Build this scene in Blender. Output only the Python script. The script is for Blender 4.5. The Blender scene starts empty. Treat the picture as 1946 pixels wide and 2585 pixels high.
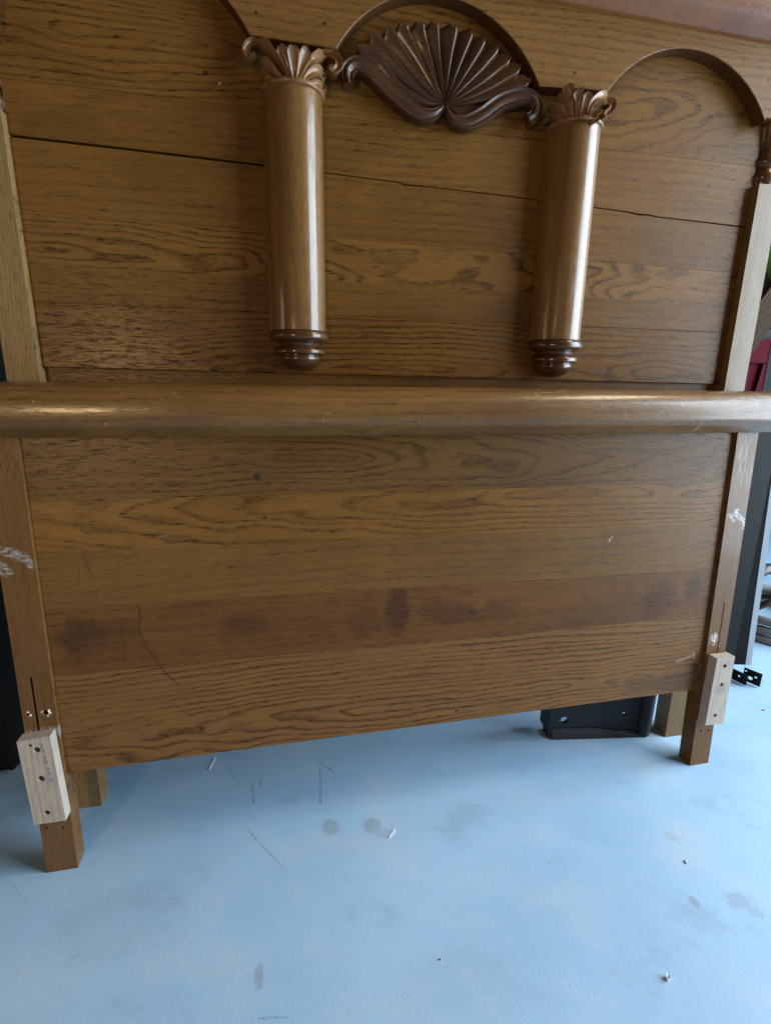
import bpy, bmesh, math, random
from mathutils import Vector, Matrix
random.seed(7)
SC = bpy.context.scene
COL = SC.collection
# ------------------------------------------------------------------ camera, light, exposure
IW, IH, FPX = 1946.0, 2585.0, 1285.83
CAM = Vector((0.4186, -0.8034, 0.8551)); YAW, PITCH, ROLL = 0.2171, -0.2644, 0.0181
def cam_axes():
    f = Vector((math.sin(YAW)*math.cos(PITCH), math.cos(YAW)*math.cos(PITCH), math.sin(PITCH)))
    r0 = Vector((math.cos(YAW), -math.sin(YAW), 0)); u0 = r0.cross(f)
    r = r0*math.cos(ROLL) + u0*math.sin(ROLL); u = u0*math.cos(ROLL) - r0*math.sin(ROLL)
    return r, u, f
CR, CU, CF = cam_axes()
cd = bpy.data.cameras.new('camera'); cam = bpy.data.objects.new('camera', cd); COL.objects.link(cam)
cam.matrix_world = Matrix(((CR.x, CU.x, -CF.x, CAM.x), (CR.y, CU.y, -CF.y, CAM.y), (CR.z, CU.z, -CF.z, CAM.z), (0, 0, 0, 1)))
cd.sensor_fit = 'VERTICAL'; cd.sensor_height = 24.0; cd.lens = 24.0*FPX/IH
cd.clip_start = 0.02; cd.clip_end = 100
SC.camera = cam
SC.cycles.max_bounces = 6; SC.cycles.diffuse_bounces = 3; SC.cycles.glossy_bounces = 3; SC.cycles.caustics_reflective = False; SC.cycles.caustics_refractive = False
SC.cycles.denoising_prefilter = 'NONE'
W = bpy.data.worlds.new('World'); SC.world = W; W.use_nodes = True
W.node_tree.nodes['Background'].inputs[0].default_value = (0.62, 0.78, 1.0, 1)
W.node_tree.nodes['Background'].inputs[1].default_value = 0.035
SC.view_settings.view_transform = 'Standard'; SC.view_settings.look = 'None'
SC.view_settings.exposure = 0.0; SC.view_settings.gamma = 1.0; SC.view_settings.use_curve_mapping = False
def area(name, loc, target, sx, sy, power, color):
    l = bpy.data.lights.new(name, 'AREA'); l.shape = 'RECTANGLE'; l.size = sx; l.size_y = sy
    l.energy = power; l.color = color
    o = bpy.data.objects.new(name, l); COL.objects.link(o); o.location = loc
    d = Vector(target) - Vector(loc); o.rotation_euler = d.to_track_quat('-Z', 'Y').to_euler()
    return o
# open garage door on the right (blue sky light), a paler opening on the left, a warm bulb behind the camera, a ceiling lamp
area('door_light', (3.4, -0.75, 1.32), (0.7, 0.0, 1.25), 2.4, 2.6, 335, (0.70, 0.86, 1.0))
area('left_opening_light', (-2.6, -0.75, 0.95), (0.5, 0.05, 0.5), 0.9, 1.1, 9, (1.0, 0.74, 0.48))
area('warm_lamp_light', (-0.62, -2.2, 0.92), (0.3, 0.0, 0.8), 0.30, 0.36, 17, (1.0, 0.68, 0.36))
area('ceiling_light', (2.2, -0.35, 2.5), (0.8, 0.0, 0.6), 0.9, 0.35, 24, (1.0, 0.80, 0.58))
# ------------------------------------------------------------------ pixel -> place (source photo pixels, onto a board's plane or the floor)
LF = 0.0599                                        # footboard lean
LH, PHI, XH, YH = 0.0187, -0.0329, 0.0013, 0.1386  # headboard lean, turn, place
WF, WHB = 1.37, 1.3812
MF = Matrix.Rotation(-LF, 4, 'X')
MH = Matrix.Translation((XH, YH, 0)) @ Matrix.Rotation(PHI, 4, 'Z') @ Matrix.Rotation(-LH, 4, 'X')
def hit(M, px, py, axis, val):
    d = CF + CR*((px-IW/2)/FPX) - CU*((py-IH/2)/FPX)
    I = M.inverted(); o = I @ CAM; dd = I.to_3x3() @ d
    return o + dd*((val-o[axis])/dd[axis])
def onH(px, py, depth=0.0):
    p = hit(MH, px, py, 1, depth); return (p.x, p.z)
def onF(px, py, depth=0.0):
    p = hit(MF, px, py, 1, depth); return (p.x, p.z)
def onG(px, py, z=0.0):
    p = hit(Matrix(), px, py, 2, z); return (p.x, p.y)
DS = IW/1665.0
# ------------------------------------------------------------------ shader node language
class S:
    def __init__(s, b, sock): s.b = b; s.s = sock
    def __add__(s, o): return s.b.m('ADD', s, o)
    __radd__ = __add__
    def __sub__(s, o): return s.b.m('SUBTRACT', s, o)
    def __rsub__(s, o): return s.b.m('SUBTRACT', o, s)
    def __mul__(s, o): return s.b.m('MULTIPLY', s, o)
    __rmul__ = __mul__
    def __truediv__(s, o): return s.b.m('DIVIDE', s, o)
class B:
    def __init__(s, name):
        s.mat = bpy.data.materials.new(name); s.mat.use_nodes = True
        s.nt = s.mat.node_tree; s.n = s.nt.nodes; s.l = s.nt.links
        s.bsdf = s.n['Principled BSDF']; s.out = s.n['Material Output']
        tc = s.n.new('ShaderNodeTexCoord'); sp = s.n.new('ShaderNodeSeparateXYZ'); s.l.new(tc.outputs['Object'], sp.inputs[0])
        s.x, s.y, s.z = (S(s, sp.outputs[i]) for i in range(3)); s.obj = tc.outputs['Object']
    def put(s, inp, v):
        if isinstance(v, S): s.l.new(v.s, inp)
        elif isinstance(v, (tuple, list)): inp.default_value = tuple(v) + ((1,) if len(v) == 3 and len(inp.default_value) == 4 else ())
        else: inp.default_value = v
    def m(s, op, *a, clamp=False):
        n = s.n.new('ShaderNodeMath'); n.operation = op; n.use_clamp = clamp
        for i, v in enumerate(a): s.put(n.inputs[i], v)
        return S(s, n.outputs[0])
    def clamp(s, v): return s.m('ADD', v, 0.0, clamp=True)
    def sstep(s, v, a, b, lo=0.0, hi=1.0):
        n = s.n.new('ShaderNodeMapRange'); n.interpolation_type = 'SMOOTHSTEP'
        s.put(n.inputs[0], v)
        for i, q in enumerate((a, b, lo, hi)): s.put(n.inputs[1+i], q)
        return S(s, n.outputs[0])
    def vec(s, x, y, z=0.0):
        n = s.n.new('ShaderNodeCombineXYZ')
        for i, v in enumerate((x, y, z)): s.put(n.inputs[i], v)
        return S(s, n.outputs[0])
    def noise(s, v, scale=1.0, detail=2.0, rough=0.5, dist=0.0):
        n = s.n.new('ShaderNodeTexNoise'); s.put(n.inputs['Vector'], v)
        n.inputs['Scale'].default_value = scale; n.inputs['Detail'].default_value = detail
        n.inputs['Roughness'].default_value = rough; n.inputs['Distortion'].default_value = dist
        return S(s, n.outputs['Fac'])
    def voro(s, v, scale=1.0, rnd=1.0):
        n = s.n.new('ShaderNodeTexVoronoi'); s.put(n.inputs['Vector'], v); n.inputs['Scale'].default_value = scale
        n.inputs['Randomness'].default_value = rnd
        return S(s, n.outputs['Distance'])
    def mix(s, f, a, b, blend='MIX'):
        n = s.n.new('ShaderNodeMix'); n.data_type = 'RGBA'; n.blend_type = blend
        s.put(n.inputs[0], f); s.put(n.inputs[6], a); s.put(n.inputs[7], b)
        return S(s, n.outputs[2])
    def ellipse(s, u, v, cu, cv, ru, rv, soft=0.35, wob=0.0, wsc=60.0):
        a = (u-cu)/ru; c = (v-cv)/rv
        d = s.m('SQRT', a*a + c*c)
        if wob: d = d + (s.noise(s.vec(u, v, 3.1), wsc, 3.0, 0.6) - 0.5)*wob
        return s.sstep(d, 1.0-soft, 1.0+soft, 1.0, 0.0)
    def seg(s, u, v, a, c, w, wob=0.0):
        bx, by = c[0]-a[0], c[1]-a[1]; L = bx*bx+by*by
        t = s.clamp(((u-a[0])*bx + (v-a[1])*by)*(1.0/L))
        dx = u-a[0]-t*bx; dy = v-a[1]-t*by
        d = s.m('SQRT', dx*dx + dy*dy)
        if wob: d = d + (s.noise(s.vec(u, v, 1.0), 260.0, 2.0) - 0.5)*wob
        return s.sstep(d, w*0.4, w, 1.0, 0.0)
    def mx(s, *a):
        r = a[0]
        for q in a[1:]: r = s.m('MAXIMUM', r, q)
        return r
    def bump(s, h, strength, dist):
        n = s.n.new('ShaderNodeBump'); n.inputs['Strength'].default_value = strength; n.inputs['Distance'].default_value = dist
        s.put(n.inputs['Height'], h); s.l.new(n.outputs[0], s.bsdf.inputs['Normal'])
    def done(s, color=None, rough=None, metal=0.0, spec=0.5, coat=0.0, coat_rough=0.2):
        i = s.bsdf.inputs
        if color is not None: s.put(i['Base Color'], color)
        if rough is not None: s.put(i['Roughness'], rough)
        i['Metallic'].default_value = metal; i['Specular IOR Level'].default_value = spec
        i['Coat Weight'].default_value = coat; i['Coat Roughness'].default_value = coat_rough
        return s.mat

LIGHT, DARK = (0.375, 0.168, 0.034), (0.058, 0.022, 0.006)
KT = 0.405
def wood(name, ax='x', seed=0.0, light=LIGHT, dark=DARK, ring=0.0085, v0=0.0, depth=0.02, tilt=0.01, u0=0.0,
         rc=0.75, pc=0.55, rough=0.38, coat=0.0, bump=0.35, spec=0.17, dw=0.09, tone=1.0, warp=0.012, extra=None, blot=0.35, pore=1.0):
    tone *= KT; blk = tone
    """Oak: growth rings cut by the face (cathedral figure), open pores in the early wood, slow tone drift."""
    b = B(name)
    u, v, w = {'x': (b.x, b.z, b.y), 'z': (b.z, b.x, b.y), 'r': (b.x, b.z + b.y*0.6, b.y)}[ax]
    p_slow = b.vec(u*1.0 + seed, v*4.0, w*2.0 + seed*0.37)
    n1 = b.noise(p_slow, 1.9, 2.0, 0.5)
    n2 = b.noise(b.vec(u*1.0 + seed + 7.3, v*3.0, w), 3.4, 2.0, 0.5)
    nf = b.noise(b.vec(u*45.0 + seed, v*130.0, w*30), 1.0, 2.0, 0.6)
    vv = v - v0 + (n1-0.5)*(warp*4)
    dd = (u-u0)*(tilt*3) + depth + (n2-0.5)*dw
    r = b.m('SQRT', vv*vv + dd*dd) + (nf-0.5)*0.0042
    ph = r/ring
    ph = ph + (b.noise(b.vec(ph*0.23, seed, 0.0), 1.0, 1.0) - 0.5)*2.2
    fr = b.m('FRACT', ph)
    early = b.sstep(fr, 0.42, 0.86) * b.sstep(fr, 0.90, 1.0, 1.0, 0.0)
    fade = b.sstep(b.noise(b.vec(u*3.0 + seed*2, v*9.0, 5.0), 1.3, 2.0), 0.28, 0.62, 0.35, 1.0)
    early = early*fade
    pr = b.noise(b.vec(u*58.0 + seed, v*500.0, w*90), 1.0, 2.0, 0.65)
    pores = b.sstep(pr, 0.52, 0.70)*pore
    fib = b.noise(b.vec(u*22.0 + seed, v*240.0, w*60), 1.0, 3.0, 0.6)
    fib2 = b.noise(b.vec(u*5.0 + seed, v*70.0, w*20), 1.0, 2.0, 0.5)
    ray = b.noise(b.vec(u*60.0 + seed, v*120.0, w*60), 1.0, 1.0, 0.5)
    f = early*rc*(0.46 + pores*0.8) + pores*pc*0.60 + (fib-0.5)*0.62 + (fib2-0.5)*0.40 + (ray-0.5)*0.30 + 0.05
    f = b.clamp(f)
    c = b.mix(f, tuple(q*tone for q in light), tuple(q*tone for q in dark))
    bl = b.noise(b.vec(u*2.2 + seed*3, v*3.6, w), 1.7, 3.0, 0.55)
    c = b.mix(b.sstep(bl, 0.40, 0.72, 0.0, blot), c, (0.12*blk, 0.046*blk, 0.015*blk), 'MIX')
    c = b.mix(b.sstep(bl, 0.30, 0.46, blot*0.5, 0.0), c, (0.36*blk, 0.175*blk, 0.050*blk), 'MIX')
    rg = fib*0.14 + pores*0.12 + (rough-0.08)
    if extra: c, rg = extra(b, u, v, c, rg)
    hgt = pores*-0.8 + fib*0.35
    if coat > 0.2: hgt = hgt + b.noise(b.vec(u*11.0 + seed, v*26.0, w*26.0), 1.0, 2.0, 0.5)*3.0
    b.bump(hgt, bump, 0.0007)
    m = b.done(c, rg, spec=spec, coat=coat, coat_rough=0.10)
    if coat > 0.2: b.put(b.bsdf.inputs['Coat Roughness'], b.sstep(b.noise(b.vec(u*9.0 + seed, v*34.0, w*34.0), 1.0, 4.0, 0.65), 0.35, 0.72, 0.05, 0.30))
    return m

def plain(name, color, rough=0.5, metal=0.0, nsc=40.0, var=0.25, bump=0.15, coat=0.0, spec=0.3):
    b = B(name)
    n = b.noise(S(b, b.obj), nsc, 4.0, 0.6); n2 = b.noise(S(b, b.obj), nsc*0.13, 3.0, 0.6)
    k = n*var + n2*var + (1.0-var)
    c = b.mix(1.0, color, b.vec(k, k, k), 'MULTIPLY')
    b.bump(n, bump, 0.002)
    return b.done(c, n*0.2 + (rough-0.1), metal=metal, coat=coat, spec=spec)
# ------------------------------------------------------------------ mesh helpers
def link(name, mesh, mat=None, parent=None):
    o = bpy.data.objects.new(name, mesh); COL.objects.link(o)
    if mat: mesh.materials.append(mat)
    if parent: o.parent = parent
    return o
def from_bm(name, bm, mat, parent=None, smooth=None):
    bmesh.ops.recalc_face_normals(bm, faces=bm.faces[:])
    me = bpy.data.meshes.new(name); bm.to_mesh(me); bm.free()
    if smooth is not None:
        for p in me.polygons: p.use_smooth = True
        if smooth < 3: me.set_sharp_from_angle(angle=smooth)
    return link(name, me, mat, parent)
def empty(name, loc=(0, 0, 0), rot=(0, 0, 0)):
    o = bpy.data.objects.new(name, None); COL.objects.link(o); o.location = loc; o.rotation_euler = rot; o.empty_display_size = 0.1
    return o
def tag(o, label, cat, group=None):
    o['label'] = label; o['category'] = cat
    if group: o['group'] = group
    return o
def bev(bm, w, seg=2):
    bmesh.ops.bevel(bm, geom=[e for e in bm.edges if e.calc_face_angle(0) > 0.5], offset=w, segments=seg, profile=0.6, affect='EDGES', clamp_overlap=True)
def hexa(c, bw=0.0, seg=2):
    """eight corners: bottom 4 (ccw) then top 4"""
    bm = bmesh.new(); v = [bm.verts.new(p) for p in c]
    for f in ((0, 3, 2, 1), (4, 5, 6, 7), (0, 1, 5, 4), (1, 2, 6, 5), (2, 3, 7, 6), (3, 0, 4, 7)): bm.faces.new([v[i] for i in f])
    if bw: bev(bm, bw, seg)
    return bm
def boxbm(x0, x1, y0, y1, z0, z1, bw=0.0, seg=2):
    return hexa([(x0, y0, z0), (x1, y0, z0), (x1, y1, z0), (x0, y1, z0), (x0, y0, z1), (x1, y0, z1), (x1, y1, z1), (x0, y1, z1)], bw, seg)
def prism(pts, y0, y1, bw=0.0, seg=1):
    """polygon in x,z extruded from y0 to y1"""
    bm = bmesh.new()
    a = [bm.verts.new((x, y0, z)) for x, z in pts]; c = [bm.verts.new((x, y1, z)) for x, z in pts]
    bm.faces.new(a); bm.faces.new(c[::-1])
    n = len(pts)
    for i in range(n): bm.faces.new((a[i], c[i], c[(i+1) % n], a[(i+1) % n]))
    bmesh.ops.recalc_face_normals(bm, faces=bm.faces[:])
    if bw:
        fe = [e for e in bm.edges if all(abs(q.co.y-y0) < 1e-6 for q in e.verts)]
        bmesh.ops.bevel(bm, geom=fe, offset=bw, segments=seg, profile=0.5, affect='EDGES', clamp_overlap=True)
    return bm
def lathe(prof, cx, cy, n=40):
    """profile of (radius, z) turned about a vertical axis"""
    bm = bmesh.new(); rings = []
    for r, z in prof: rings.append([bm.verts.new((cx + r*math.cos(2*math.pi*i/n), cy + r*math.sin(2*math.pi*i/n), z)) for i in range(n)])
    for a, c in zip(rings, rings[1:]):
        for i in range(n): bm.faces.new((a[i], a[(i+1) % n], c[(i+1) % n], c[i]))
    bm.faces.new(rings[0][::-1]); bm.faces.new(rings[-1])
    return bm
def extrude_x(prof, xs, warp=None):
    """closed profile of (y,z) swept along x through stations xs = [(x, scale, dz)]"""
    bm = bmesh.new(); rings = []
    for x, sc, dz in xs: rings.append([bm.verts.new((x, y*sc, z*sc+dz)) for y, z in prof])
    n = len(prof)
    for a, c in zip(rings, rings[1:]):
        for i in range(n): bm.faces.new((a[i], a[(i+1) % n], c[(i+1) % n], c[i]))
    bm.faces.new(rings[0][::-1]); bm.faces.new(rings[-1])
    return bm
def catmull(pts, n):
    P = [Vector(p) for p in pts]; P = [P[0]*2-P[1]] + P + [P[-1]*2-P[-2]]; out = []
    k = len(P)-3
    for j in range(n+1):
        t = j/n*k; i = min(int(t), k-1); t -= i
        a, b, c, d = P[i:i+4]
        out.append(0.5*((2*b) + (c-a)*t + (2*a-5*b+4*c-d)*t*t + (3*b-a-3*c+d)*t**3))
    return out
def frond(path, width, height, base, prof, n=22, back=0.004):
    """carved rib: path of (x,z); half width w(t) and relief h(t) over the surface base(t,x,z); prof = [(s, height)]"""
    c = catmull([(x, z, 0) for x, z in path], n)
    bm = bmesh.new(); rings = []
    for j, p in enumerate(c):
        t = j/n; a = c[max(j-1, 0)]; q = c[min(j+1, n)]; d = (q-a).normalized(); nr = Vector((d.y, -d.x, 0))
        ww, hh = width(t), height(t); row = []
        for s, h in prof:
            x = p.x + nr.x*s*ww; z = p.y + nr.y*s*ww
            row.append(bm.verts.new((x, base(t, x, z) - h*hh, z)))
        for s in (1.0, -1.0):
            x = p.x + nr.x*s*ww; z = p.y + nr.y*s*ww
            row.append(bm.verts.new((x, base(t, x, z) + back, z)))
        rings.append(row)
    m = len(rings[0])
    for a, b2 in zip(rings, rings[1:]):
        for i in range(m): bm.faces.new((a[i], a[(i+1) % m], b2[(i+1) % m], b2[i]))
    bm.faces.new(rings[0][::-1]); bm.faces.new(rings[-1])
    return bm
def cut(o, cutters):
    for cbm in cutters:
        k = from_bm('cutter', cbm, None); k.parent = o.parent
        m = o.modifiers.new('cut', 'BOOLEAN'); m.operation = 'DIFFERENCE'; m.object = k; m.solver = 'EXACT'
        bpy.context.view_layer.update()
        ev = o.evaluated_get(bpy.context.evaluated_depsgraph_get()); me = bpy.data.meshes.new_from_object(ev)
        o.modifiers.clear(); o.data = me; bpy.data.objects.remove(k)
def cyl_y(cx, cz, r, y0, y1, n=16, r2=None):
    bm = bmesh.new(); r2 = r if r2 is None else r2
    a = [bm.verts.new((cx+r*math.cos(2*math.pi*i/n), y0, cz+r*math.sin(2*math.pi*i/n))) for i in range(n)]
    c = [bm.verts.new((cx+r2*math.cos(2*math.pi*i/n), y1, cz+r2*math.sin(2*math.pi*i/n))) for i in range(n)]
    bm.faces.new(a); bm.faces.new(c[::-1])
    for i in range(n): bm.faces.new((a[i], c[i], c[(i+1) % n], a[(i+1) % n]))
    return bm
def tube(pts, r, n=10, closed=False):
    bm = bmesh.new(); rings = []; P = [Vector(p) for p in pts]; N = len(P)
    for j in range(N):
        a = P[(j-1) % N] if closed or j else P[j]; q = P[(j+1) % N] if closed or j < N-1 else P[j]
        d = (q-a).normalized(); s = d.orthogonal() if abs(d.z) > 0.9 else d.cross(Vector((0, 0, 1))).normalized(); t = s.cross(d).normalized(); s = s.normalized()
        rr = r(j/(N-1)) if callable(r) else r
        rings.append([bm.verts.new(P[j] + s*rr*math.cos(2*math.pi*i/n) + t*rr*math.sin(2*math.pi*i/n)) for i in range(n)])
    pairs = list(zip(rings, rings[1:])) + ([(rings[-1], rings[0])] if closed else [])
    for a, c in pairs:
        for i in range(n): bm.faces.new((a[i], a[(i+1) % n], c[(i+1) % n], c[i]))
    if not closed: bm.faces.new(rings[0][::-1]); bm.faces.new(rings[-1])
    return bm
# ------------------------------------------------------------------ the setting: floor, wall
def floor_mat():
    b = B('painted_concrete'); u, v = b.x, b.y
    p = S(b, b.obj)
    big = b.noise(p, 2.3, 3.0, 0.5); mid = b.noise(p, 11.0, 4.0, 0.6); fine = b.noise(p, 160.0, 3.0, 0.65); grit = b.noise(p, 420.0, 2.0, 0.6)
    c = b.mix(b.sstep(big, 0.3, 0.7), (0.238, 0.385, 0.545), (0.285, 0.440, 0.600))
    c = b.mix(b.sstep(mid, 0.55, 0.80, 0.0, 0.30), c, (0.31, 0.40, 0.49))
    c = b.mix(b.sstep(fine, 0.60, 0.78, 0.0, 0.30), c, (0.25, 0.31, 0.37))
    dots = b.sstep(b.voro(p, 34.0), 0.030, 0.055, 1.0, 0.0)*b.sstep(b.noise(p, 6.0, 1.0), 0.48, 0.62)
    c = b.mix(dots*0.7, c, (0.10, 0.10, 0.11))
    def sp(px, py, rx, ry, k, wob=0.5):
        g = onG(px*DS, py*DS); e = b.ellipse(u, v, g[0], g[1], rx, ry, 0.30, wob, 70.0); return e*k
    st = b.mx(sp(715, 1787, .016, .019, .42, 1.1), sp(805, 1783, .017, .019, .42, 1.1), sp(828, 1800, .016, .010, .30, 1.2), sp(560, 2105, .007, .016, .42, 2.0),
              sp(1595, 1945, .026, .014, .30, 2.2), sp(1630, 1970, .014, .010, .25, 1.5), sp(1450, 1808, .013, .012, .35), sp(1498, 1947, .007, .010, .5), sp(990, 2130, .10, .05, .10, 1.5), sp(250, 1990, .10, .06, .10, 1.5))
    c = b.mix(st, c, (0.17, 0.165, 0.16))
    def ln(a, q, w, k=1.0):
        return b.seg(u, v, onG(a[0]*DS, a[1]*DS), onG(q[0]*DS, q[1]*DS), w, 0.0035)*k
    mk = b.mx(ln((692, 1655), (692, 1735), .0020), ln((690, 1645), (727, 1672), .0018), ln((535, 1792), (610, 1873), .0017, .8), ln((545, 1695), (548, 1735), .0032, .7),
              ln((490, 1655), (515, 1692), .0020, .4), ln((565, 1705), (562, 1685), .0020), ln((820, 1790), (823, 1786), .002), ln((160, 2070), (172, 2064), .0016, .6), ln((395, 1795), (440, 1793), .0015, .5),
              ln((560, 2200), (620, 2196), .002, .5), ln((20, 1900), (60, 1950), .002, .3))
    grain = b.sstep(b.noise(p, 340.0, 2.0), 0.42, 0.60)
    c = b.mix(mk*grain, c, (0.035, 0.04, 0.05))
    scr = b.sstep(b.noise(b.vec(u*40.0 + v*25, v*6.0 - u*4, 2.0), 1.0, 3.0, 0.7), 0.70, 0.76)*b.sstep(big, 0.45, 0.6)
    c = b.mix(scr*0.22, c, (0.20, 0.25, 0.30))
    dust = b.noise(b.vec(u*2.0 + v, v*2.6, 9.0), 3.0, 5.0, 0.65)
    c = b.mix(b.sstep(dust, 0.45, 0.75, 0.0, 0.55), c, (0.38, 0.46, 0.53))
    c = b.mix(b.sstep(dust, 0.28, 0.46, 0.40, 0.0), c, (0.19, 0.28, 0.38))
    pit = b.sstep(b.noise(p, 75.0, 4.0, 0.7), 0.56, 0.74)*b.sstep(b.noise(p, 5.0, 2.0), 0.45, 0.60)
    b.bump(fine*0.30 + grit*0.16 + mid*0.8 + big*1.5 - pit*0.45, 0.26, 0.0022)
    return b.done(c, fine*0.2 + 0.42, spec=0.4)
bm = bmesh.new()
q = [bm.verts.new(p) for p in ((-9, -6, 0), (9, -6, 0), (9, 6, 0), (-9, 6, 0))]; bm.faces.new(q)
fl = from_bm('floor', bm, floor_mat()); fl['kind'] = 'structure'
wl = from_bm('wall', boxbm(-4.5, 6.5, 2.4, 2.5, 0, 2.9), plain('dull_wall', (0.014, 0.014, 0.016), 0.95, spec=0.02)); wl['kind'] = 'structure'
# ------------------------------------------------------------------ the footboard
T = math.tan(LF)
foot = tag(empty('footboard', (0, 0, 0), (-LF, 0, 0)), 'worn oak footboard with rounded top rail leaning back in front of the headboard', 'footboard')
WP, TP = 0.0495, 0.034
def paint_marks(segs, w, k=0.75):
    def f(b, u, v, c, r):          # u = z, v = x on posts
        S_ = [onF(x*DS, y*DS) for p in segs for x, y in p]
        m = b.mx(*[b.seg(u, v, (S_[2*i][1], S_[2*i][0]), (S_[2*i+1][1], S_[2*i+1][0]), w*(1+.5*(i % 2)), w*0.5) for i in range(len(segs))])
        g = b.sstep(b.noise(b.vec(u*0.6, v*0.25 + u*0.15, 0.0), 420.0, 4.0, 0.75), 0.40, 0.62)
        return b.mix(m*g*k, c, (0.52, 0.56, 0.60)), r
    return f
def chain(*fs):
    def f(b, u, v, c, r):
        for g in fs: c, r = g(b, u, v, c, r)
        return c, r
    return f
def wornpatch(cx, cz, ru, rz, col=(0.30, 0.27, 0.22), k=0.7):
    def f(b, u, v, c, r):
        e = b.ellipse(u, v, cz, cx, rz, ru, 0.5, 1.2, 40.0)
        g = b.sstep(b.noise(b.vec(u*30, v*500, 0.0), 1.0, 3.0, 0.6), 0.40, 0.60)
        return b.mix(e*g*k, c, col), r + e*0.15
    return f
mpl = wood('oak_post', 'z', 3.1, light=(0.31, 0.148, 0.042), ring=0.012, v0=0.3, depth=0.05, tilt=0.004, rc=0.3, pc=0.6, coat=0.1, blot=0.2,
           extra=chain(paint_marks([((-30, 1178), (20, 1194)), ((15, 1192), (52, 1204)), ((-20, 1210), (8, 1222)), ((2, 1228), (16, 1236)), ((62, 1212), (68, 1222))], .0070, .42), wornpatch(0.025, 0.27, 0.03, 0.012, (0.5, 0.5, 0.5), 0.5), wornpatch(0.025, 0.06, 0.04, 0.06, (0.13, 0.075, 0.045), 0.6)))
mpr = wood('oak_post_worn', 'z', 8.7, light=(0.30, 0.140, 0.040), ring=0.012, v0=1.2, depth=0.05, tilt=0.004, rc=0.3, pc=0.6, coat=0.1, blot=0.2,
           extra=chain(paint_marks([((1574, 1114), (1590, 1113)), ((1590, 1113), (1608, 1126)), ((1608, 1122), (1605, 1140)), ((1589, 1104), (1592, 1104)), ((1578, 1116), (1583, 1124))], .0050, .75), wornpatch(1.342, 0.71, 0.013, 0.055), wornpatch(1.362, 0.675, 0.009, 0.03), wornpatch(1.335, 0.312, 0.010, 0.012, (0.55, 0.55, 0.55), 0.8)))
def post(x0, x1, mat, slot):
    z1 = 0.775
    o = from_bm('post', hexa([(x0, 0, 0), (x1, 0, 0), (x1, TP, TP*T), (x0, TP, TP*T), (x0, 0, z1), (x1, 0, z1), (x1, TP, z1), (x0, TP, z1)], 0.0016, 2), mat, foot)
    cut(o, slot); return o
sl = boxbm(0.0185, 0.0222, -0.01, 0.022, 0.262, 0.374)
sr = boxbm(1.3475, 1.3500, -0.01, 0.022, 0.262, 0.395)
holes = [onF(245/3.4025, 690/3.4025+1600), onF(400/3.4025, 675/3.4025+1600), onF(400/3.4025, 1667/3.4025+1600), onF(545/3.4025, 1665/3.4025+1600)]
pl = post(0, WP, mpl, [sl] + [cyl_y(h[0], h[1], r, -0.01, 0.016) for h, r in zip(holes, (.0028, .0042, .0022, .0022))])
holes_r = [onF(1265/2.703+1330, 195/2.703+1550), onF(1184/2.703+1330, 795/2.703+1550), onF(1235/2.703+1330, 795/2.703+1550)]
pr_ = post(WF-WP, WF, mpr, [sr] + [cyl_y(h[0], h[1], .0024, -0.01, 0.016) for h in holes_r])
raw = plain('splintered_wood', (0.60, 0.50, 0.38), 0.7, nsc=200)
for (hx, hz), r, par in list(zip(holes[:2], (.0040, .0060), (pl, pl))) + [(holes_r[0], .0042, pr_)]:
    bm = bmesh.new(); n = 14
    for i in range(n):                                     # torn fibres round a screw hole
        if random.random() < 0.45: continue
        a0, a1 = 2*math.pi*i/n, 2*math.pi*(i+1)/n; r0 = r*0.72; r1 = r*(1.1+random.random()*0.5)
        bm.faces.new([bm.verts.new((hx+q*math.cos(a), -0.0004-d, hz+q*math.sin(a))) for q, a, d in ((r0, a0, .0012), (r0, a1, .0012), (r1, a1, 0), (r1, a0, 0))])
    from_bm('splinter', bm, raw, par)
# planks of the panel; zl, zr at the joints
JF = [(0.187, 0.189), (0.368, 0.364), (0.485, 0.470), (0.577, 0.570), (0.660, 0.655), (0.775, 0.775)]
def scratch(u_of_v, v0, v1, w, k=0.7):
    def f(b, u, v, c, r):
        d = b.m('ABSOLUTE', u - u_of_v(v)); m = b.sstep(d, w*0.35, w, 1.0, 0.0)*b.sstep(v, v0, v0+0.004)*b.sstep(v, v1-0.004, v1, 1.0, 0.0)
        return b.mix(m*k, c, (0.045, 0.018, 0.008)), r + m*0.2
    return f
def stain(cx, cz, ru, rz, k, col=(0.046, 0.019, 0.009), wob=2.0, sc=34.0):
    def f(b, u, v, c, r):
        e = b.ellipse(u, v, cx, cz, ru, rz, 0.45, wob, sc)
        gg = b.sstep(b.noise(b.vec(u*30, v*260, 2.0), 1.0, 3.0, 0.65), 0.34, 0.62, 0.45, 1.0)
        return b.mix(b.clamp(e*gg*(k*1.6)), c, col), r - e*0.06
    return f
def dot(cx, cz, rr, col=(0.015, 0.010, 0.007), k=0.9):
    def f(b, u, v, c, r):
        e = b.ellipse(u, v, cx, cz, rr, rr, 0.3, 0.3, 200.0); return b.mix(e*k, c, col), r
    return f
def P2(px, py): return onF(px*DS, py*DS, 0.008)
def seg_mark(a, q, w, k=0.6, col=(0.05, 0.02, 0.01)):
    A, Q = P2(*a), P2(*q)
    def f(b, u, v, c, r):
        e = b.seg(u, v, A, Q, w, 0.001); return b.mix(e*k, c, col), r
    return f
def st(px, py, rx, rz, k, **kw): a = P2(px, py); return stain(a[0], a[1], rx, rz, k, **kw)
def dt(px, py, rr, **kw): a = P2(px, py); return dot(a[0], a[1], rr, **kw)
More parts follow.
